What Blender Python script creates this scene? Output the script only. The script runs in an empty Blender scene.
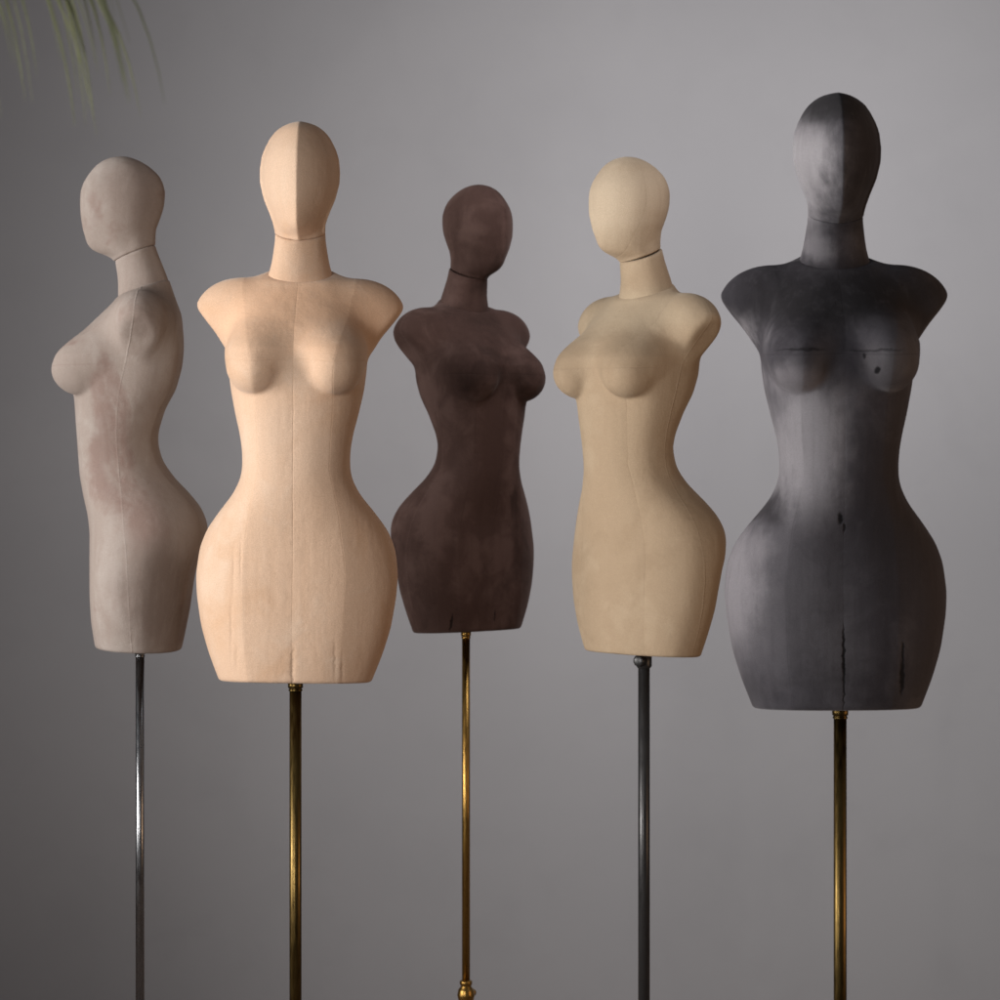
import bpy, math, random
import numpy as np
from mathutils import Vector, Matrix

sc = bpy.context.scene
COL = sc.collection
R = math.radians

# ------------------------------------------------------------------ camera, world, lamps, exposure
F_PX = 2778.0            # focal length in pixels of the 1000 px photograph (100 mm on 36 mm)
HEM = 1.27               # height of the forms' hem above the floor
EYE = HEM + 0.452
cam_d = bpy.data.cameras.new('camera')
cam = bpy.data.objects.new('camera', cam_d)
COL.objects.link(cam)
cam.location = (0, 0, EYE)
cam.rotation_euler = (R(90), 0, 0)
cam_d.lens = 100.0
cam_d.sensor_width = 36.0
cam_d.shift_y = -0.070
cam_d.clip_end = 60
cam_d.dof.use_dof = True
cam_d.dof.focus_distance = 5.1
cam_d.dof.aperture_fstop = 7
sc.camera = cam

w = bpy.data.worlds.new('World')
sc.world = w
w.use_nodes = True
bg = w.node_tree.nodes['Background']
bg.inputs[0].default_value = (0.92, 0.95, 1.0, 1)
bg.inputs[1].default_value = 0.11

def area_lamp(name, loc, target, sx, sy, power, color, spread):
    l = bpy.data.lights.new(name, 'AREA')
    l.shape = 'RECTANGLE'; l.size = sx; l.size_y = sy
    l.energy = power; l.color = color; l.spread = R(spread)
    o = bpy.data.objects.new(name, l); COL.objects.link(o)
    o.location = loc
    o.rotation_euler = (Vector(target) - Vector(loc)).to_track_quat('-Z', 'Y').to_euler()
    return o

area_lamp('key_softbox', (-4.2, 3.7, EYE + 0.25), (0.1, 5.3, EYE - 0.02), 1.2, 1.9, 36.5, (1.0, 0.98, 0.95), 75)
area_lamp('front_fill_lamp', (-1.55, 2.2, EYE), (0.25, 5.5, EYE - 0.05), 0.8, 1.2, 5.9, (1.0, 0.98, 0.95), 50)  # added front fill, out of view, mainly for the cream form
area_lamp('warm_fill_lamp', (3.0, 4.1, EYE - 0.3), (-0.3, 5.1, EYE - 0.1), 1.2, 1.6, 4.2, (1.0, 0.62, 0.34), 80)  # added warm fill lamp on the right, out of view, for the shadow sides
area_lamp('wall_lamp', (1.15, 5.45, EYE + 1.40), (0.40, 7.8, EYE + 0.15), 1.6, 0.9, 17, (0.98, 0.97, 1.0), 96)

sc.view_settings.view_transform = 'Standard'
sc.view_settings.look = 'None'
sc.view_settings.exposure = 0.0
sc.view_settings.gamma = 1.0
sc.view_settings.use_curve_mapping = False

# ------------------------------------------------------------------ node helpers
class NT:
    """small helper for writing node expressions"""
    def __init__(self, name):
        self.m = bpy.data.materials.new(name)
        self.m.use_nodes = True
        self.t = self.m.node_tree
        self.b = self.t.nodes['Principled BSDF']
    def n(self, typ, **kw):
        nd = self.t.nodes.new(typ)
        for k, v in kw.items():
            setattr(nd, k, v)
        return nd
    def link(self, a, b):
        self.t.links.new(a, b)
    def put(self, sock, v):
        if isinstance(v, (int, float)):
            sock.default_value = v
        elif isinstance(v, (tuple, list)):
            sock.default_value = tuple(v)
        else:
            self.link(v, sock)
    def math(self, op, a, b=0.0, c=0.0, clamp=False):
        nd = self.n('ShaderNodeMath', operation=op, use_clamp=clamp)
        self.put(nd.inputs[0], a); self.put(nd.inputs[1], b); self.put(nd.inputs[2], c)
        return nd.outputs[0]
    def add(self, a, b): return self.math('ADD', a, b)
    def sub(self, a, b): return self.math('SUBTRACT', a, b)
    def mul(self, a, b): return self.math('MULTIPLY', a, b)
    def vmath(self, op, a, b=(0, 0, 0)):
        nd = self.n('ShaderNodeVectorMath', operation=op)
        self.put(nd.inputs[0], a); self.put(nd.inputs[1], b)
        return nd.outputs[0]
    def smooth(self, x, lo, hi, a=0.0, b=1.0):
        nd = self.n('ShaderNodeMapRange', interpolation_type='SMOOTHSTEP')
        self.put(nd.inputs[0], x)
        nd.inputs[1].default_value = lo; nd.inputs[2].default_value = hi
        nd.inputs[3].default_value = a; nd.inputs[4].default_value = b
        return nd.outputs[0]
    def gauss(self, d, width):
        q = self.math('MULTIPLY', d, 1.0 / width)
        q2 = self.math('MULTIPLY', q, q)
        return self.math('EXPONENT', self.mul(q2, -1.0))
    def attr(self, name):
        return self.n('ShaderNodeAttribute', attribute_name=name).outputs['Fac']
    def noise(self, vec, scale, detail=2.0, rough=0.5, dist=0.0):
        nd = self.n('ShaderNodeTexNoise')
        self.link(vec, nd.inputs['Vector'])
        nd.inputs['Scale'].default_value = scale
        nd.inputs['Detail'].default_value = detail
        nd.inputs['Roughness'].default_value = rough
        nd.inputs['Distortion'].default_value = dist
        return nd.outputs[0]
    def mapped(self, vec, loc, scale):
        nd = self.n('ShaderNodeMapping')
        self.link(vec, nd.inputs[0])
        nd.inputs[1].default_value = loc; nd.inputs[3].default_value = scale
        return nd.outputs[0]
    def mix(self, fac, a, b):
        nd = self.n('ShaderNodeMix', data_type='RGBA')
        self.put(nd.inputs[0], fac); 
        self.put(nd.inputs[6], (*a, 1) if isinstance(a, tuple) else a)
        self.put(nd.inputs[7], (*b, 1) if isinstance(b, tuple) else b)
        return nd.outputs[2]

def velvet(name, base, worn, deep, seed, sheen=0.35, sheen_rough=0.4, sheen_tint=(1, 1, 1), nap=(0.0, -0.25),
           mottle=0.6, marks=(), pits=(), puckers=(), rough=0.85, centre_seam=1.0, coronal=0.0, panel=0.18,
           bust_seam=1.0, patches=(), side_patches=(), worn_bias=0.0, nap_noise=0.25, patch=6.0):
    """napped fabric: base colour, worn pale patches, deep coloured patches; seams from mesh attributes"""
    m = NT(name)
    tc = m.n('ShaderNodeTexCoord').outputs['Object']
    p = m.mapped(tc, (seed * 3.1, seed * 1.7, seed * 2.3), (1, 1, 1))
    pv = m.mapped(tc, (seed * 1.3, seed * 2.9, seed), (1, 1, 0.35))
    sep = m.n('ShaderNodeSeparateXYZ'); m.link(tc, sep.inputs[0])
    X, Y, Z = sep.outputs
    # broad brushed patches, medium blotches, fine pile
    n1 = m.noise(pv, patch, 3.0, 0.5, 0.6)
    n2 = m.noise(p, 16.0, 4.0, 0.6, 0.5)
    n3 = m.noise(p, 60.0, 3.0, 0.6)
    n4 = m.noise(p, 900.0, 2.0, 0.6)
    nsc = m.noise(pv, 38.0, 4.0, 0.7, 0.6)
    wmask = m.smooth(m.add(m.add(n1, worn_bias), m.mul(m.sub(n2, 0.5), 0.6)), 0.46, 0.66)
    dmask = m.smooth(m.add(m.noise(p, 4.2, 3.0, 0.6, 1.2), m.mul(m.sub(n3, 0.5), 0.18)), 0.52, 0.70)
    col = m.mix(m.mul(wmask, mottle), base, worn)
    col = m.mix(m.mul(dmask, mottle), col, deep)
    wx = m.mul(m.sub(m.noise(p, 7.0, 4.0, 0.6), 0.5), 0.10)
    wz = m.mul(m.sub(m.noise(m.mapped(tc, (9 + seed, 3, 1), (1, 1, 1)), 7.0, 4.0, 0.6), 0.5), 0.10)
    wx = m.add(wx, m.mul(m.sub(m.noise(pv, 45.0, 4.0, 0.65), 0.5), 0.05))
    fr = m.smooth(Y, 0.0, 0.05, 1.0, 0.0)
    for (x0, z0, rx, rz, amt, tone) in patches:        # brushed pile, plus lit and shaded tones put into the colour
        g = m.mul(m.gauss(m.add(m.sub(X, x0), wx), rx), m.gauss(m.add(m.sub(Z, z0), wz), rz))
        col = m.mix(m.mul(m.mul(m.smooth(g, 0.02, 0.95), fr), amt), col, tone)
    for (y0, z0, ry, rz, amt, tone) in side_patches:   # blotches and shade put into the colour, placed by depth from front to back
        g = m.mul(m.gauss(m.add(m.sub(Y, y0), wx), ry), m.gauss(m.add(m.sub(Z, z0), wz), rz))
        col = m.mix(m.mul(m.smooth(g, 0.02, 0.95), amt), col, tone)
    scuff = m.smooth(nsc, 0.60, 0.74)
    col = m.mix(m.mul(scuff, 0.30 * mottle), col, worn)
    streak = m.noise(m.mapped(tc, (seed, seed, seed), (70, 70, 5)), 1.0, 3.0, 0.55)
    col = m.mix(m.mul(m.smooth(streak, 0.5, 0.75), 0.22 * mottle), col, worn)
    col = m.mix(m.mul(m.smooth(streak, 0.5, 0.25), 0.22 * mottle), col, deep)
    fine = m.smooth(n4, 0.25, 0.75, 0.84, 1.12)
    fc = m.n('ShaderNodeVectorMath', operation='SCALE')
    m.link(col, fc.inputs[0]); m.link(fine, fc.inputs['Scale'])
    col = fc.outputs[0]
    # seams
    sc_ = m.attr('seam_centre'); sp = m.attr('seam_princess'); ss = m.attr('seam_side')
    sb = m.attr('seam_bust'); sco = m.attr('seam_coronal')
    wob = m.mul(m.sub(m.noise(p, 30.0, 2.0), 0.5), 0.003)
    def seam(d, wd): return m.gauss(m.add(d, wob), wd)
    puckz = m.noise(m.mapped(tc, (seed, 0, 0), (14, 14, 90)), 1.0, 2.0)
    groove = m.add(m.mul(seam(sc_, 0.0011), centre_seam), seam(sp, 0.0010))
    stitch = m.math('SINE', m.mul(m.add(Z, m.mul(wob, 0.4)), 2 * math.pi / 0.0065))
    ridge = m.mul(seam(ss, 0.0017), m.add(0.75, m.mul(stitch, 0.25)))
    bust = m.mul(m.mul(seam(sb, 0.0012), m.attr('bust_mask')), bust_seam)
    bust_h = bust
    cor = m.mul(seam(sco, 0.0014), coronal)
    vis = m.smooth(m.noise(m.mapped(tc, (seed * 7, 0, 0), (3, 3, 9)), 1.0, 2.0), 0.35, 0.7, 0.15, 1.0)
    dark = m.mul(m.math('MINIMUM', m.add(groove, m.add(bust, cor)), 1.0), vis)
    dark = m.math('MAXIMUM', dark, m.math('MINIMUM', bust_h, 1.0))
    col = m.mix(m.mul(dark, 0.2), col, deep)
    col = m.mix(m.mul(m.mul(ridge, m.add(vis, 0.2)), 0.45), col, worn)
    # height field in metres
    h = m.mul(dark, -0.0004)
    h = m.add(h, m.mul(m.mul(ridge, m.add(vis, 0.3)), 0.0009))
    near_seam = m.math('MINIMUM', m.add(m.gauss(sc_, 0.010), m.add(m.gauss(sp, 0.010), m.gauss(ss, 0.012))), 1.0)
    h = m.add(h, m.mul(m.mul(near_seam, m.sub(puckz, 0.5)), 0.0019))
    h = m.add(h, m.mul(n2, 0.0016))
    h = m.add(h, m.mul(n3, 0.0008))
    h = m.add(h, m.mul(m.noise(pv, 14.0, 3.0, 0.5), 0.003))
    h = m.add(h, m.mul(n4, 0.00008))
    h = m.add(h, m.mul(streak, 0.0007))
    # gathers along the seams near the hem: (x, z, half width, half length, depth)
    jag = m.mul(m.sub(m.noise(m.mapped(tc, (seed * 5, 0, 0), (60, 60, 110)), 1.0, 3.0), 0.5), 0.007)
    front = m.smooth(Y, 0.01, 0.03, 1.0, 0.0)          # the front of the form faces local -y
    for (x0, z0, hw, hl, dep) in puckers:
        dx = m.add(m.sub(X, x0), jag)
        g = m.mul(m.gauss(dx, hw), m.gauss(m.sub(Z, z0), hl))
        h = m.add(h, m.mul(m.mul(g, front), dep * 0.7))
    for (x0, z0, hw, hl, amt) in marks:                # cuts and rubbed-in dark marks of the fabric
        dx = m.add(m.sub(X, x0), jag)
        g = m.mul(m.gauss(dx, hw), m.gauss(m.add(m.sub(Z, z0), m.mul(jag, 1.5)), hl))
        g = m.mul(m.smooth(g, 0.22, 0.75), front)
        col = m.mix(m.mul(g, amt), col, tuple(c * 0.16 for c in deep))
        h = m.add(h, m.mul(g, -0.0015))
    bump = m.n('ShaderNodeBump')
    bump.inputs['Strength'].default_value = 0.8
    bump.inputs['Distance'].default_value = 1.0
    m.link(h, bump.inputs['Height'])
    # brushed nap: the pile leans, a little differently on each panel and in brushed patches
    side = m.mul(m.smooth(sp, -.001, .001, -0.2, 1.0), m.math('SIGN', sc_))
    comb = m.n('ShaderNodeCombineXYZ')
    m.put(comb.inputs[0], m.add(m.mul(side, panel), nap[0]))
    m.put(comb.inputs[2], m.add(nap[1], m.mul(m.sub(n1, 0.5), nap_noise)))
    vt = m.n('ShaderNodeVectorTransform', vector_type='NORMAL', convert_from='OBJECT', convert_to='WORLD')
    m.link(comb.outputs[0], vt.inputs[0])
    ln = m.vmath('LENGTH', comb.outputs[0])
    nl = m.n('ShaderNodeVectorMath', operation='LENGTH'); m.link(comb.outputs[0], nl.inputs[0])
    vs = m.n('ShaderNodeVectorMath', operation='SCALE'); m.link(vt.outputs[0], vs.inputs[0]); m.link(nl.outputs['Value'], vs.inputs['Scale'])
    nn = m.vmath('NORMALIZE', m.vmath('ADD', bump.outputs[0], vs.outputs[0]))
    b = m.b
    m.link(col, b.inputs['Base Color']); m.link(nn, b.inputs['Normal'])
    b.inputs['Roughness'].default_value = rough
    b.inputs['Specular IOR Level'].default_value = 0.12
    m.put(b.inputs['Sheen Weight'], m.mul(m.smooth(n1, 0.35, 0.65, 0.6, 1.1), sheen))
    b.inputs['Sheen Roughness'].default_value = sheen_rough
    b.inputs['Sheen Tint'].default_value = (*sheen_tint, 1)
    return m.m

def metal(name, colr, rough, metallic=1.0, seed=1.0):
    m = NT(name)
    tc = m.n('ShaderNodeTexCoord').outputs['Object']
    n1 = m.noise(m.mapped(tc, (seed, 0, 0), (30, 30, 4)), 1.0, 4.0, 0.6)
    n2 = m.noise(m.mapped(tc, (seed, 0, 0), (200, 200, 30)), 1.0, 2.0, 0.6)
    col = m.mix(m.smooth(n1, 0.4, 0.7, 0.0, 0.6), colr, tuple(c * 0.55 for c in colr))
    m.link(col, m.b.inputs['Base Color'])
    m.put(m.b.inputs['Roughness'], m.smooth(n2, 0.3, 0.7, rough * 0.8, rough * 1.3))
    m.b.inputs['Metallic'].default_value = metallic
    return m.m

def plaster(name, colr, col2, scale, bumpd):
    m = NT(name)
    tc = m.n('ShaderNodeTexCoord').outputs['Object']
    n1 = m.noise(tc, scale, 4.0, 0.55, 0.6)
    n2 = m.noise(tc, scale * 40, 4.0, 0.6)
    n3 = m.noise(tc, scale * 5, 5.0, 0.6, 0.3)
    col = m.mix(m.smooth(n1, 0.35, 0.65), colr, col2)
    col = m.mix(m.smooth(n3, 0.45, 0.75, 0.0, 0.35), col, tuple(c * 0.93 for c in colr))
    m.link(col, m.b.inputs['Base Color'])
    m.b.inputs['Roughness'].default_value = 0.9
    m.b.inputs['Specular IOR Level'].default_value = 0.2
    bp = m.n('ShaderNodeBump'); bp.inputs['Distance'].default_value = 1.0; bp.inputs['Strength'].default_value = 0.6
    m.link(m.add(m.mul(n2, bumpd), m.mul(n3, bumpd * 3)), bp.inputs['Height'])
    m.link(bp.outputs[0], m.b.inputs['Normal'])
    return m.m

# ------------------------------------------------------------------ mesh helpers
def mesh_obj(name, verts, faces, mat, parent=None, smooth=True):
    me = bpy.data.meshes.new(name)
    me.from_pydata([tuple(map(float, v)) for v in verts], [], [tuple(map(int, f)) for f in faces])
    if smooth:
        me.polygons.foreach_set('use_smooth', [True] * len(me.polygons))
    me.update()
    o = bpy.data.objects.new(name, me); COL.objects.link(o)
    if mat: me.materials.append(mat)
    if parent: o.parent = parent
    return o

def lathe(prof, n=40, cx=0.0, cy=0.0):
    """profile of (radius, z) turned about the vertical axis; ends closed with caps"""
    V, Fc = [], []
    for r, z in prof:
        for k in range(n):
            a = 2 * math.pi * k / n
            V.append((cx + r * math.cos(a), cy + r * math.sin(a), z))
    for i in range(len(prof) - 1):
        for k in range(n):
            k2 = (k + 1) % n
            Fc.append((i * n + k, i * n + k2, (i + 1) * n + k2, (i + 1) * n + k))
    Fc.append(tuple(range(n - 1, -1, -1)))
    Fc.append(tuple((len(prof) - 1) * n + k for k in range(n)))
    return V, Fc

def crisp(prof, eps=0.0006):
    """double the profile's corners so that lathe shading keeps its edges"""
    out = []
    for i, (r, z) in enumerate(prof):
        if 0 < i < len(prof) - 1:
            for j in (i - 1, i + 1):
                dr, dz = prof[j][0] - r, prof[j][1] - z
                L = math.hypot(dr, dz) or 1
                t = min(eps, L * 0.3)
                out.append((r + dr / L * t, z + dz / L * t))
        else:
            out.append((r, z))
    return out

def empty(name, loc, rz=0.0):
    o = bpy.data.objects.new(name, None); COL.objects.link(o)
    o.location = loc; o.rotation_euler = (0, 0, rz); o.empty_display_size = 0.2
    return o

def tag(o, label, cat, group=None):
    o['label'] = label; o['category'] = cat
    if group: o['group'] = group

# ------------------------------------------------------------------ the setting
wall = mesh_obj('wall', [(-6, 7.8, 0), (6, 7.8, 0), (6, 7.8, 4.5), (-6, 7.8, 4.5), (-6, 8.0, 0), (6, 8.0, 0), (6, 8.0, 4.5), (-6, 8.0, 4.5)],
                [(0, 1, 2, 3), (5, 4, 7, 6), (3, 2, 6, 7), (1, 5, 6, 2), (4, 0, 3, 7)],
                plaster('grey_plaster', (0.350, 0.340, 0.346), (0.370, 0.359, 0.364), 0.9, 0.0004), smooth=False)
wall['kind'] = 'structure'
floor = mesh_obj('floor', [(-6, -2, 0), (6, -2, 0), (6, 7.8, 0), (-6, 7.8, 0)], [(0, 1, 2, 3)],
                 plaster('floor_concrete', (0.32, 0.255, 0.22), (0.35, 0.28, 0.245), 1.5, 0.0003), smooth=False)
floor['kind'] = 'structure'

# ------------------------------------------------------------------ the dress form: implicit surface meshed with surface nets
def curve(pts, sig=0.006):
    pts = sorted(pts)
    z = np.array([p[0] for p in pts]); v = np.array([p[1] for p in pts])
    g = np.arange(z[0] - 0.06, z[-1] + 0.06, 0.001)
    y = np.interp(g, z, v)
    # continue the end slopes so that smoothing keeps the ends
    s0 = (v[1] - v[0]) / (z[1] - z[0]); s1 = (v[-1] - v[-2]) / (z[-1] - z[-2])
    y = np.where(g < z[0], v[0] + s0 * (g - z[0]), y)
    y = np.where(g > z[-1], v[-1] + s1 * (g - z[-1]), y)
    k = np.exp(-0.5 * (np.arange(-40, 41) * 0.001 / sig) ** 2); k /= k.sum()
    y = np.convolve(np.pad(y, 40, mode='edge'), k, mode='valid')
    return lambda q: np.interp(q, g, y)

W = curve([(0, .134), (.014, .1395), (.043, .151), (.06, .157), (.10, .169), (.155, .178), (.194, .1805), (.24, .175), (.273, .162),
           (.305, .139), (.337, .113), (.364, .099), (.385, .095), (.417, .0955), (.45, .101), (.472, .107), (.50, .113), (.525, .118),
           (.563, .122), (.60, .122), (.63, .119), (.66, .110), (.68, .098), (.70, .082), (.72, .064), (.74, .055), (.76, .051)], .009)
FR = curve([(0, .086), (.01, .089), (.06, .0964), (.113, .099), (.174, .099), (.24, .099), (.273, .103), (.314, .113), (.354, .1205),
            (.407, .1245), (.474, .129), (.508, .131), (.54, .137), (.57, .141), (.60, .141), (.63, .126), (.66, .097), (.692, .064), (.7125, .044), (.74, .042), (.77, .045)], .007)
BK = curve([(0, .083), (.026, .089), (.087, .101), (.14, .108), (.174, .115), (.20, .127), (.227, .1345), (.253, .1365), (.287, .1235), (.32, .097),
            (.346, .071), (.38, .0466), (.413, .0364), (.441, .0364), (.488, .05), (.526, .071), (.575, .084), (.607, .087), (.6336, .087),
            (.68, .082), (.727, .066), (.749, .059), (.77, .05)], .008)

def smin(a, b, k):
    h = np.clip(0.5 + 0.5 * (b - a) / k, 0, 1)
    return b + (a - b) * h - k * h * (1 - h)
def smax(a, b, k): return -smin(-a, -b, k)

def ell(x, y, z, c, r):
    qx, qy, qz = (x - c[0]) / r[0], (y - c[1]) / r[1], (z - c[2]) / r[2]
    k0 = np.sqrt(qx * qx + qy * qy + qz * qz) + 1e-9
    k1 = np.sqrt((qx / r[0]) ** 2 + (qy / r[1]) ** 2 + (qz / r[2]) ** 2) + 1e-9
    return k0 * (k0 - 1) / k1

def section(x, y, wd, fr, bk, pf=2.25, pb=2.05, keel=0.0):
    """pseudo distance to a rounded horizontal section; y is +forward here"""
    cy = (fr - bk) / 2; d = (fr + bk) / 2
    yy = y - cy
    ax = np.abs(x) / wd; ay = np.abs(yy) / d
    p = np.where(yy > 0, pf, pb)
    if keel:
        ay = np.where(yy > 0, ay + keel * ax, ay)
    rho = (ax ** p + ay ** p) ** (1 / p) + 1e-9
    r = np.sqrt(x * x + yy * yy) + 1e-9
    return (rho - 1) * r / rho * np.minimum(1.0, 0.55 + 0.45 * np.minimum(wd, d) / np.maximum(wd, d))

def neck_cut(y, z):      # plane of the seam at the neck's base: low in front, high behind
    return (z - (0.7300 - 0.355 * y)) / 1.061
def head_cut(y, z):      # plane of the seam between neck and head
    return (z - (0.8075 - 0.40 * y)) / 1.077

def torso_sdf(x, y, z):
    d = section(x, y, W(z), FR(z), BK(z), pf=np.interp(z, [.50, .58, .70], [2.25, 2.7, 2.4]), pb=np.interp(z, [.42, .56, .68, .74], [2.05, 2.9, 2.7, 2.1]))
    ax = np.abs(x)
    stub = ell(ax, y, z, (.1225, -.012, .657), (.066, .047, .056))
    stub = smin(stub, ell(ax, y, z, (.085, -.012, .672), (.075, .052, .050)), .03)
    cut = (ax - .1605) * .775 - (z - .6385) * .632
    stub = smax(stub, cut, .010)
    d = smin(d, stub, .038)
    br = ell(ax, y, z, (.0685, .106, .5660), (.0515, .0635, .0525))
    d = smin(d, br, np.interp(z, [.52, .55, .595], [.006, .012, .046]))
    # hollow of the collar at the neck
    d = smax(d, neck_cut(y, z), .006)
    d = smax(d, .003 + .045 * y - z, .006)
    return d

def neck_w(z): return np.interp(z, [.66, .70, .72, .735, .75, .77, .79, .83], [.072, .066, .061, .0555, .0515, .0480, .0452, .0435])
NF = curve([(.66, .043), (.7125, .0437), (.75, .0440), (.787, .0500), (.82, .0515), (.86, .0515)], .008)
NB = curve([(.66, .072), (.72, .0635), (.75, .0570), (.797, .0380), (.82, .0295), (.86, .026)], .008)
def neck_col(x, y, z):
    f, b = NF(z), NB(z)
    cy = (f - b) / 2; hd = (f + b) / 2
    wd = neck_w(z)
    rho = np.sqrt((x / wd) ** 2 + ((y - cy) / hd) ** 2) + 1e-9
    return (rho - 1) * np.minimum(wd, hd)
def neck_sdf(x, y, z):
    d = neck_col(x, y, z)
    d = smax(d, -(neck_cut(y, z) + .030), .003)
    return smax(d, head_cut(y, z) + .0004, .0025)

HW = curve([(.760, .0425), (.786, .0428), (.80, .0432), (.815, .0458), (.8324, .0517), (.861, .0635), (.8895, .0705), (.9127, .0712), (.935, .0685), (.952, .0625), (.97, .053), (.98, .045), (.99, .0325), (.996, .021), (1.0, .004)], .0035)
HF = curve([(.760, .049), (.787, .051), (.797, .064), (.803, .084), (.809, .096), (.82, .106), (.852, .1155), (.88, .1195), (.905, .1205), (.927, .1195), (.9453, .1135), (.96, .1045), (.975, .093), (.986, .081), (.996, .062), (1.0, .044)], .0035)
HB = curve([(.760, .032), (.81, .030), (.82, .029), (.852, .0324), (.88, .043), (.9, .0486), (.927, .0506), (.945, .046), (.96, .0385), (.978, .019), (.988, .003), (.995, -.013), (1.0, -.030)], .004)
def head_sdf(keel):
    def f(x, y, z):
        d = section(x, y, np.maximum(HW(z), .002), HF(z), HB(z), np.interp(z, [.805, .88], [1.5, 1.95]), 2.0, keel)
        d = smax(d, z - .9985, .006)
        col = smax(neck_col(x, y, z) + .0003, z - .850, .01)
        d = smin(d, col, .006)
        return smax(d, -head_cut(y, z), .003)
    return f

def surface_nets(f, lo, hi, h):
    ax = [np.arange(lo[i], hi[i] + h, h) for i in range(3)]
    Xg, Yg, Zg = np.meshgrid(*ax, indexing='ij')
    D = f(Xg, Yg, Zg)
    S = D < 0
    nx, ny, nz = D.shape
    csum = np.zeros((nx - 1, ny - 1, nz - 1), int)
    for a in (0, 1):
        for b in (0, 1):
            for c in (0, 1):
                csum += S[a:nx - 1 + a, b:ny - 1 + b, c:nz - 1 + c]
    act = (csum > 0) & (csum < 8)
    idx = -np.ones(act.shape, int)
    cells = np.argwhere(act)
    idx[act] = np.arange(len(cells))
    acc = np.zeros((len(cells), 3)); cnt = np.zeros(len(cells))
    corners = [(a, b, c) for a in (0, 1) for b in (0, 1) for c in (0, 1)]
    for i, p in enumerate(corners):
        for q in corners[i + 1:]:
            if sum(abs(p[k] - q[k]) for k in range(3)) != 1: continue
            A = D[cells[:, 0] + p[0], cells[:, 1] + p[1], cells[:, 2] + p[2]]
            B = D[cells[:, 0] + q[0], cells[:, 1] + q[1], cells[:, 2] + q[2]]
            mk = (A < 0) != (B < 0)
            t = np.where(mk, A / np.where(mk, A - B, 1), 0)
            P = np.array(p)[None] + t[:, None] * (np.array(q) - np.array(p))[None]
            acc[mk] += P[mk]; cnt[mk] += 1
    V = (cells + acc / cnt[:, None]) * h + np.array([a[0] for a in ax])
    quads = []
    for axis in range(3):
        sl0 = [slice(None)] * 3; sl1 = [slice(None)] * 3
        sl0[axis] = slice(0, -1); sl1[axis] = slice(1, None)
        ch = S[tuple(sl0)] != S[tuple(sl1)]
        e = np.argwhere(ch)
        u, v = [(1, 2), (2, 0), (0, 1)][axis]
        ok = (e[:, u] > 0) & (e[:, v] > 0) & (e[:, u] < D.shape[u] - 1) & (e[:, v] < D.shape[v] - 1)
        e = e[ok]
        ins = S[e[:, 0], e[:, 1], e[:, 2]]
        du = np.zeros(3, int); du[u] = 1
        dv = np.zeros(3, int); dv[v] = 1
        g = lambda c: idx[c[:, 0], c[:, 1], c[:, 2]]
        q = np.stack([g(e - du - dv), g(e - dv), g(e), g(e - du)], 1)
        q[~ins] = q[~ins][:, ::-1]
        quads.append(q)
    Q = np.concatenate(quads)
    for _ in range(4):
        d0 = f(*V.T); eps = 2e-4
        G = np.stack([(f(*(V + np.eye(3)[k] * eps).T) - f(*(V - np.eye(3)[k] * eps).T)) / (2 * eps) for k in range(3)], 1)
        st = np.clip(d0 / np.maximum((G ** 2).sum(1), .2), -h, h)
        V = V - 0.8 * st[:, None] * G
    return V, Q

def princess(z):         # distance of the front panel seams from the centre line
    return np.interp(z, [0, .10, .2, .3, .385, .48, .575, .64, .70], [.079, .088, .092, .080, .062, .067, .072, .088, .100])
side_line = curve([(0, .003), (.1, .006), (.2, .010), (.3, .022), (.385, .036), (.46, .038), (.53, .030), (.60, .012), (.66, -.004), (.76, -.010)], .025)

def form_mesh(name, f, lo, hi, h, kind):
    V, Q = surface_nets(f, lo, hi, h)
    x, y, z = V.T
    me = bpy.data.meshes.new(name)
    me.from_pydata(np.stack([x, -y, z], 1).tolist(), [], Q[:, ::-1].tolist())   # the form faces local -y
    me.polygons.foreach_set('use_smooth', [True] * len(me.polygons))
    far = np.full(len(V), 1.0)
    A = {}
    if kind == 'torso':
        A['seam_centre'] = x
        frontish = y > side_line(z) + .02
        A['seam_princess'] = np.where(y > side_line(z), np.abs(x) - princess(z), np.abs(x) - princess(z) * .8)
        sl = side_line(z)
        A['seam_side'] = y - sl
        cup = ((np.abs(x) - .0685) / .062) ** 2 + ((z - .574) / .07) ** 2
        A['seam_bust'] = z - (.572 + .05 * np.abs(np.abs(x) - .07))
        A['bust_mask'] = np.clip((1.25 - cup) / .4, 0, 1) * np.clip((y - .06) / .03, 0, 1)
        A['seam_coronal'] = far
    elif kind == 'head':
        A['seam_centre'] = x
        A['seam_princess'] = far; A['seam_side'] = far; A['seam_bust'] = far
        A['seam_coronal'] = y - .040 - .45 * np.clip(.90 - z, 0, 1) * .6
    else:
        A['seam_centre'] = far; A['seam_princess'] = far; A['seam_side'] = far; A['seam_bust'] = far; A['seam_coronal'] = far
    for k, v in A.items():
        a = me.attributes.new(k, 'FLOAT', 'POINT')
        a.data.foreach_set('value', v.astype(np.float32))
    me.update()
    return me

ME = {
    'torso': form_mesh('torso', torso_sdf, (-.20, -.16, -.012), (.20, .20, .79), .0034, 'torso'),
    'neck': form_mesh('neck', neck_sdf, (-.075, -.075, .66), (.075, .075, .86), .003, 'neck'),
    'head_egg': form_mesh('head', head_sdf(0.0), (-.085, -.065, .77), (.085, .135, 1.01), .003, 'head'),
    'head_keel': form_mesh('head', head_sdf(0.30), (-.085, -.065, .77), (.085, .135, 1.01), .003, 'head'),
}

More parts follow.
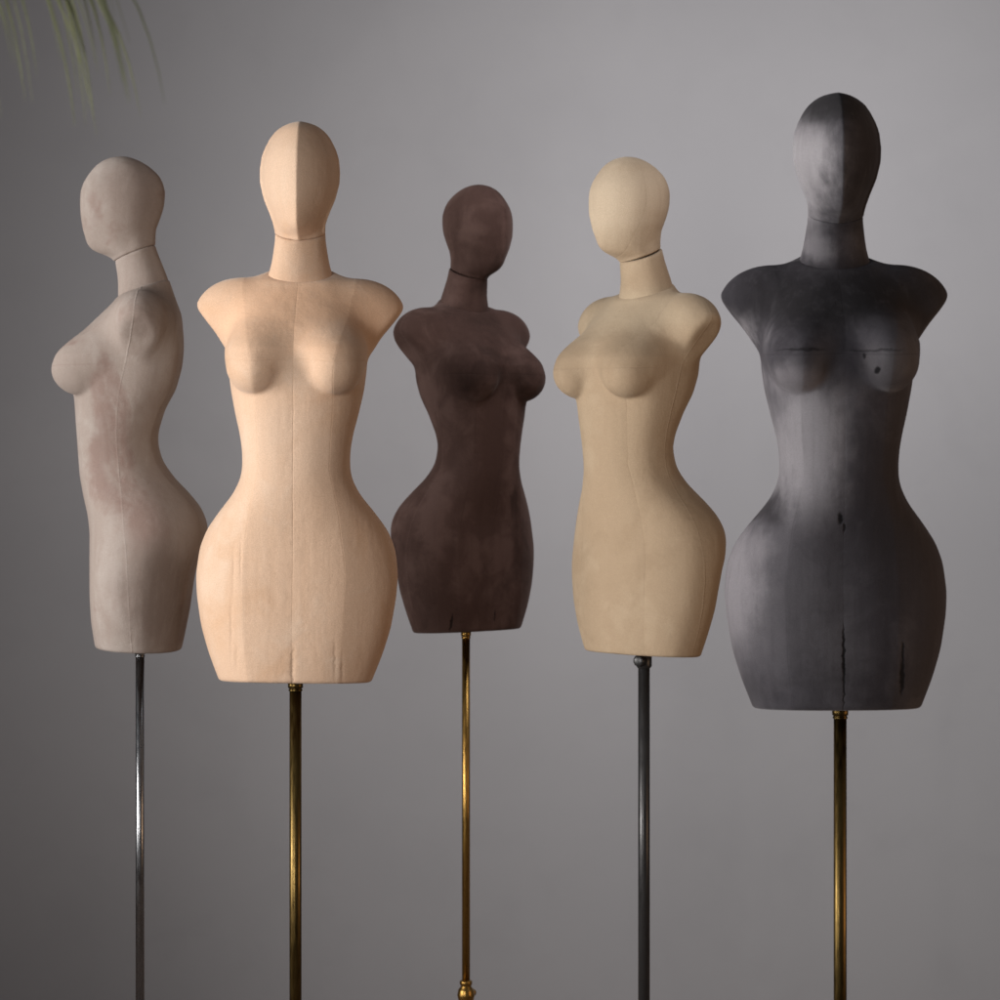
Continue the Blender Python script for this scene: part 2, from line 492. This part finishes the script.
# ------------------------------------------------------------------ poles and bases
BRASS = metal('aged_brass', (0.125, 0.082, 0.028), 0.36)
GOLD = metal('polished_brass', (0.36, 0.205, 0.055), 0.30, seed=7.0)
CHROME = metal('dark_chrome', (0.27, 0.27, 0.28), 0.25, seed=3.0)
BLACK = metal('black_metal', (0.055, 0.053, 0.054), 0.34, 0.6, seed=5.0)

def build_stand(root, mat, r, knob=None, ornament=False, HEM=HEM, dx=0.0):
    first = set(root.children)
    top = HEM + 0.004
    ins = 0.03
    V, Fc = lathe([(r, HEM - .86), (r, HEM + ins)], 40)
    mesh_obj('pole', V, Fc, mat, root)
    cr = r * 1.28
    V, Fc = lathe(crisp([(r + .0004, HEM - .014), (r * 1.16, HEM - .014), (r * 1.16, HEM - .0115), (r * 1.06, HEM - .011), (r * 1.06, HEM - .009), (cr * .98, HEM - .0085), (cr * .98, HEM + .002), (r + .0004, HEM + .002)]), 40)
    if knob is None or knob == 'collar':
        mesh_obj('collar', V, Fc, mat, root)
    else:
        V, Fc = lathe(crisp([(r + .0004, HEM - .026), (r * 1.10, HEM - .026), (r * 1.34, HEM - .022), (r * 1.34, HEM + .002), (r + .0004, HEM + .002)]), 40)
        c = mesh_obj('collar', V, Fc, mat, root)
        # locking knob: a short shaft with a ribbed round grip pointing to one side
        prof = crisp([(.0045, 0), (.0045, .004), (.0105, .005), (.0115, .008), (.0115, .014), (.0095, .017), (.003, .018)])
        V, Fc = lathe(prof, 24)
        V = [(vx * (1.0 + .05 * (k % 2)), vy * (1.0 + .05 * (k % 2)), vz) for k, (vx, vy, vz) in enumerate(V)]
        M = Matrix.Translation((0, 0, HEM - .010)) @ Matrix.Rotation(knob, 4, 'Z') @ Matrix.Rotation(R(90), 4, 'Y') @ Matrix.Translation((0, 0, r))
        mesh_obj('locking_knob', [tuple(M @ Vector(v)) for v in V], Fc, mat, root)
    # sleeve with a turned ring where the upper pole slides in
    rs = r * 1.25
    if ornament:
        k = HEM - .95
        prof = [(rs * .9, .020), (rs * .9, k + .100), (rs * .95, k + .118), (rs * 1.5, k + .126), (rs * 1.75, k + .138), (rs * 1.55, k + .150), (rs * 1.0, k + .158), (rs * 1.25, k + .163), (rs * 1.25, k + .169), (r + .0004, k + .172)]
    else:
        k = HEM - .95
        prof = [(rs, .020), (rs, k + .110), (rs * 1.2, k + .112), (rs * 1.2, k + .128), (r + .0004, k + .132)]
    V, Fc = lathe(crisp(prof), 40)
    sl = mesh_obj('sleeve', V, Fc, mat, root)
    if ornament:
        V, Fc = lathe([(.004, 0), (.004, .016), (.008, .018), (.0085, .024), (.006, .028), (.001, .029)], 24)
        M = Matrix.Translation((0, 0, HEM - .81)) @ Matrix.Rotation(R(8), 4, 'Z') @ Matrix.Rotation(R(90), 4, 'Y')
        mesh_obj('locking_knob', [tuple(M @ Vector(v)) for v in V], Fc, mat, root)
    V, Fc = lathe(crisp([(.150, 0.0), (.150, .010), (.146, .014), (.05, .018), (.026, .024), (rs * 1.1, .030), (rs * .92, .030)], .001), 64)
    mesh_obj('base_plate', V, Fc, mat, root)
    for o in root.children:
        if o not in first: o.location.x += dx

def mannequin(label, px, hem_h, yaw, mats, head_kind, pole, r, knob=None, ornament=False, head_yaw=0.0, lift=0.0, dx=0.0, lean=0.0):
    d = F_PX / hem_h
    root = empty('mannequin', ((px - 500.0) / F_PX * d, d, 0), R(yaw))
    tag(root, label, 'mannequin', 'dress form mannequins on metal poles')
    for part, key in (('torso', 'torso'), ('neck', 'neck'), ('head', 'head_' + head_kind)):
        me = ME[key].copy()
        me.name = part
        me.materials.append(mats[part] if isinstance(mats, dict) else mats)
        o = bpy.data.objects.new(part, me); COL.objects.link(o)
        o.parent = root; o.location = (0, 0, HEM + lift)
        o.rotation_euler = (0, R(lean), R(head_yaw) if part == 'head' else 0)
    build_stand(root, pole, r, knob, ornament, HEM + lift, dx)
    return root

taupe = velvet('taupe_suede', (0.375, 0.308, 0.272), (0.45, 0.39, 0.355), (0.26, 0.165, 0.140), 1.0, sheen=0.12, mottle=0.62, nap=(0, -0.12),
               side_patches=[(.05, .12, .07, .14, .75, (.18, .135, .115)), (.03, .68, .05, .07, .6, (.19, .14, .118)), (.02, .27, .05, .06, .6, (.26, .165, .14)), (.0, .93, .06, .06, .5, (.25, .19, .165))],  # shade at lower back and shoulder painted in, plus reddish blotches
               centre_seam=0.6, coronal=0.6, sheen_tint=(1, .9, .85),
               puckers=[(.0, .05, .004, .03, .002)])
peach = velvet('peach_suede', (0.580, 0.398, 0.280), (0.63, 0.48, 0.37), (0.53, 0.33, 0.205), 2.0, sheen=0.28, mottle=0.55, nap=(0, 0.06),
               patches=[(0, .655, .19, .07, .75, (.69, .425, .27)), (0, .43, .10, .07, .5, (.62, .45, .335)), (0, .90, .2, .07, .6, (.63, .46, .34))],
               sheen_tint=(.95, .97, .95), nap_noise=0.1,
               puckers=[(.002, .035, .0035, .035, -.0025), (-.105, .20, .003, .045, -.002), (-.092, .22, .002, .04, -.0018), (-.108, .10, .003, .05, -.0022),
                        (.075, .045, .003, .03, -.002), (.088, .03, .003, .025, -.002), (-.098, .05, .003, .02, -.002)])
brown = velvet('dark_brown_velvet', (0.064, 0.036, 0.030), (0.115, 0.070, 0.060), (0.030, 0.017, 0.014), 3.0, sheen=0.10, mottle=0.62, nap=(0, -0.1),
               sheen_tint=(.8, .62, .55), coronal=0.5, centre_seam=0.6,
               puckers=[(.0, .05, .004, .03, .002)], marks=[(-.10, .03, .003, .02, .8), (.005, .04, .003, .015, .6)])
cream = velvet('cream_linen', (0.380, 0.278, 0.186), (0.45, 0.345, 0.24), (0.31, 0.22, 0.142), 4.0, sheen=0.12, mottle=0.45, nap=(0, 0.20),
               patches=[(0, .90, .25, .10, .8, (.60, .48, .355)), (0, .68, .2, .05, .6, (.50, .40, .285))],  # brightness of head and shoulders put into the colour
               sheen_tint=(1, .9, .75), coronal=1.2, centre_seam=0.5, nap_noise=0.1, panel=-.15)
charcoal = velvet('charcoal_velvet', (0.061, 0.056, 0.066), (0.120, 0.112, 0.126), (0.024, 0.021, 0.026), 5.0, sheen=0.18, sheen_rough=0.4, mottle=0.6, patch=4.5, nap=(-.05, -0.5),
                  patches=[(-.060, .43, .065, .12, .9, (.33, .31, .33)), (-.165, .20, .055, .12, .85, (.29, .27, .29)), (-.05, .15, .10, .14, .4, (.12, .112, .12)), (.0, .67, .22, .065, .95, (.020, .018, .020)),  # left waist and hip paler: side light put into the colour
                           (.09, .33, .09, .14, .5, (.034, .031, .035)), (-.055, .875, .055, .085, .9, (.46, .435, .46)), (.065, .88, .06, .10, .8, (.030, .027, .030)), (.0, .985, .10, .035, .9, (.03, .028, .03)), (-.03, .76, .03, .03, .6, (.30, .28, .30)),  # lit left and shaded right of the head painted in
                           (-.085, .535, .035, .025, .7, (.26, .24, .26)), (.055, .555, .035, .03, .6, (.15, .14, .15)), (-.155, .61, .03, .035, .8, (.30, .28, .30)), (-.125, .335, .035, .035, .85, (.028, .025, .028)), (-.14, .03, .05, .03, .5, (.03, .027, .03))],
                  sheen_tint=(.9, .86, .9), nap_noise=0.5,
                  marks=[(.0, .10, .0030, .050, .9), (.001, .05, .0020, .045, .8), (-.006, .315, .005, .011, .9), (.0, .30, .0025, .008, .8), (.095, .06, .0045, .032, .9), (.096, .10, .0025, .02, .8),
                         (.047, .548, .0045, .006, .9), (-.07, .581, .040, .0026, .5), (.045, .580, .045, .0024, .45), (.028, .572, .003, .006, .7)])

mannequin('taupe suede dress form in profile facing left, on a dark grey pole', 140, 494, -88, taupe, 'egg', CHROME, .0088, lift=.007)
mannequin('peach dress form facing straight ahead on a brass pole', 295.5, 560, 0, peach, 'keel', BRASS, .0108, lean=.65)
mannequin('small dark brown dress form turned to the right, on a thin brass pole', 466, 447, 40, brown, 'egg', GOLD, .0090, ornament=True, head_yaw=8)
mannequin('cream dress form turned to the left, on a black pole with a locking knob', 644, 498, -48, cream, 'egg', BLACK, .0118, knob=R(290), head_yaw=-12)
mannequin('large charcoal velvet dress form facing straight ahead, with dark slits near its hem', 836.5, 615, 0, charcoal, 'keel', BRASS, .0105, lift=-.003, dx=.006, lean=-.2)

# ------------------------------------------------------------------ palm whose drooping leaves reach into the corner
LEAF = NT('palm_leaf')
_tc = LEAF.n('ShaderNodeTexCoord').outputs['Object']
_c = LEAF.mix(LEAF.smooth(LEAF.noise(_tc, 9.0, 3.0), 0.35, 0.65), (0.160, 0.170, 0.080), (0.20, 0.205, 0.105))
LEAF.link(_c, LEAF.b.inputs['Base Color']); LEAF.b.inputs['Roughness'].default_value = 0.6
LEAF = LEAF.m
BARK = plaster('palm_bark', (0.10, 0.075, 0.05), (0.14, 0.11, 0.08), 12, 0.003)
POT = plaster('pot_glaze', (0.11, 0.105, 0.10), (0.13, 0.125, 0.12), 4, 0.0005)
SOIL = plaster('potting_soil', (0.03, 0.022, 0.016), (0.05, 0.036, 0.025), 20, 0.003)

def strip(path, widths, fold=0.25, up=Vector((0, 0, 1))):
    V, Fc = [], []
    for i, p in enumerate(path):
        t = (path[min(i + 1, len(path) - 1)] - path[max(i - 1, 0)]).normalized()
        s = t.cross(Vector((0.25, 1, 0.1)))
        if s.length < 1e-3: s = Vector((1, 0, 0))
        s.normalize()
        nrm = s.cross(t).normalized()
        wd = widths[i]
        V += [p - s * wd, p - nrm * wd * fold, p + s * wd]
    for i in range(len(path) - 1):
        a = i * 3
        Fc += [(a, a + 1, a + 4, a + 3), (a + 1, a + 2, a + 5, a + 4)]
    return V, Fc

def frond(root, p0, p1, p2, n, seed, length):
    """arching midrib p0-p1-p2 (bezier) with drooping leaflets along both sides"""
    rng = random.Random(seed)
    bez = lambda t: p0 * (1 - t) ** 2 + p1 * 2 * t * (1 - t) + p2 * t * t
    V, Fc = [], []
    def addm(v, f):
        o = len(V); V.extend(v); Fc.extend([tuple(i + o for i in q) for q in f])
    # midrib as a tapered six-sided tube
    N = 18
    ring = []
    for i in range(N + 1):
        t = i / N; p = bez(t); r = .0035 * (1 - .8 * t)
        tg = (bez(min(1, t + .02)) - bez(max(0, t - .02))).normalized()
        a = tg.cross(Vector((0, 1, 0.2))).normalized(); b = a.cross(tg)
        ring.append([p + a * r * math.cos(k * math.pi / 3) + b * r * math.sin(k * math.pi / 3) for k in range(6)])
    vv = [v for rg in ring for v in rg]
    ff = [(i * 6 + k, i * 6 + (k + 1) % 6, (i + 1) * 6 + (k + 1) % 6, (i + 1) * 6 + k) for i in range(N) for k in range(6)]
    addm(vv, ff)
    for i in range(n):
        t = .22 + .78 * (i + rng.uniform(-.25, .25)) / (n - 1)
        t = min(max(t, .2), .95)
        p = bez(t)
        tg = (bez(min(1, t + .02)) - bez(max(0, t - .02))).normalized()
        for sgn in (-1, 1):
            L = length * (0.55 + .45 * math.sin(math.pi * min(1, .25 + .7 * t))) * rng.uniform(.8, 1.15)
            out = (tg * rng.uniform(.5, .8) + Vector((0, sgn, 0)) * rng.uniform(.25, .6) + Vector((0, 0, rng.uniform(-.1, .25)))).normalized()
            path = []; q = p.copy(); dr = out.copy()
            for k in range(9):
                path.append(q.copy())
                q = q + dr * (L / 8)
                dr = (dr + Vector((0, 0, -.34))).normalized()
            wmax = rng.uniform(.0014, .0023)
            wid = [wmax * (.5 + 1.0 * min(1, k / 2) * .5) * (1 - (k / 8) ** 2.2) + .0002 for k in range(9)]
            v, f = strip(path, wid)
            addm(v, f)
    return mesh_obj('palm_frond', V, Fc, LEAF, root)

pr = empty('potted_palm', (-1.0, 2.75, 0))
tag(pr, 'pale green palm with thin drooping leaves entering the upper left corner', 'plant')
V, Fc = lathe(crisp([(.10, 0), (.11, .02), (.145, .27), (.15, .28), (.15, .31), (.135, .31), (.130, .27)], .003), 48)
mesh_obj('pot', V, Fc, POT, pr)
V, Fc = lathe([(.131, .26), (.130, .275), (.08, .281), (.02, .283)], 32)
mesh_obj('soil', V, Fc, SOIL, pr)
CROWN = EYE + .40
V, Fc = lathe([(.024 * (1.12 if k % 2 else 1.0) * (1.1 - .3 * k / 60), .275 + k * (CROWN - .275) / 60) for k in range(61)], 24)
mesh_obj('trunk', V, Fc, BARK, pr)
T = Vector((0, 0, CROWN))
for (e1, e2, n, sd, L) in [
        (Vector((.22, .20, .36)), Vector((.49, .40, .165)), 20, 11, .39),
        (Vector((.20, .26, .33)), Vector((.47, .50, .15)), 14, 12, .37),
        (Vector((-.15, .05, .36)), Vector((-.50, .05, .10)), 16, 13, .26),
        (Vector((-.05, -.22, .36)), Vector((-.15, -.55, .12)), 16, 14, .26),
        (Vector((.02, .05, .45)), Vector((-.1, .18, .50)), 12, 15, .24)]:
    e1 = e1 + T; e2 = e2 + T
    frond(pr, T, e1, e2, n, sd, L)
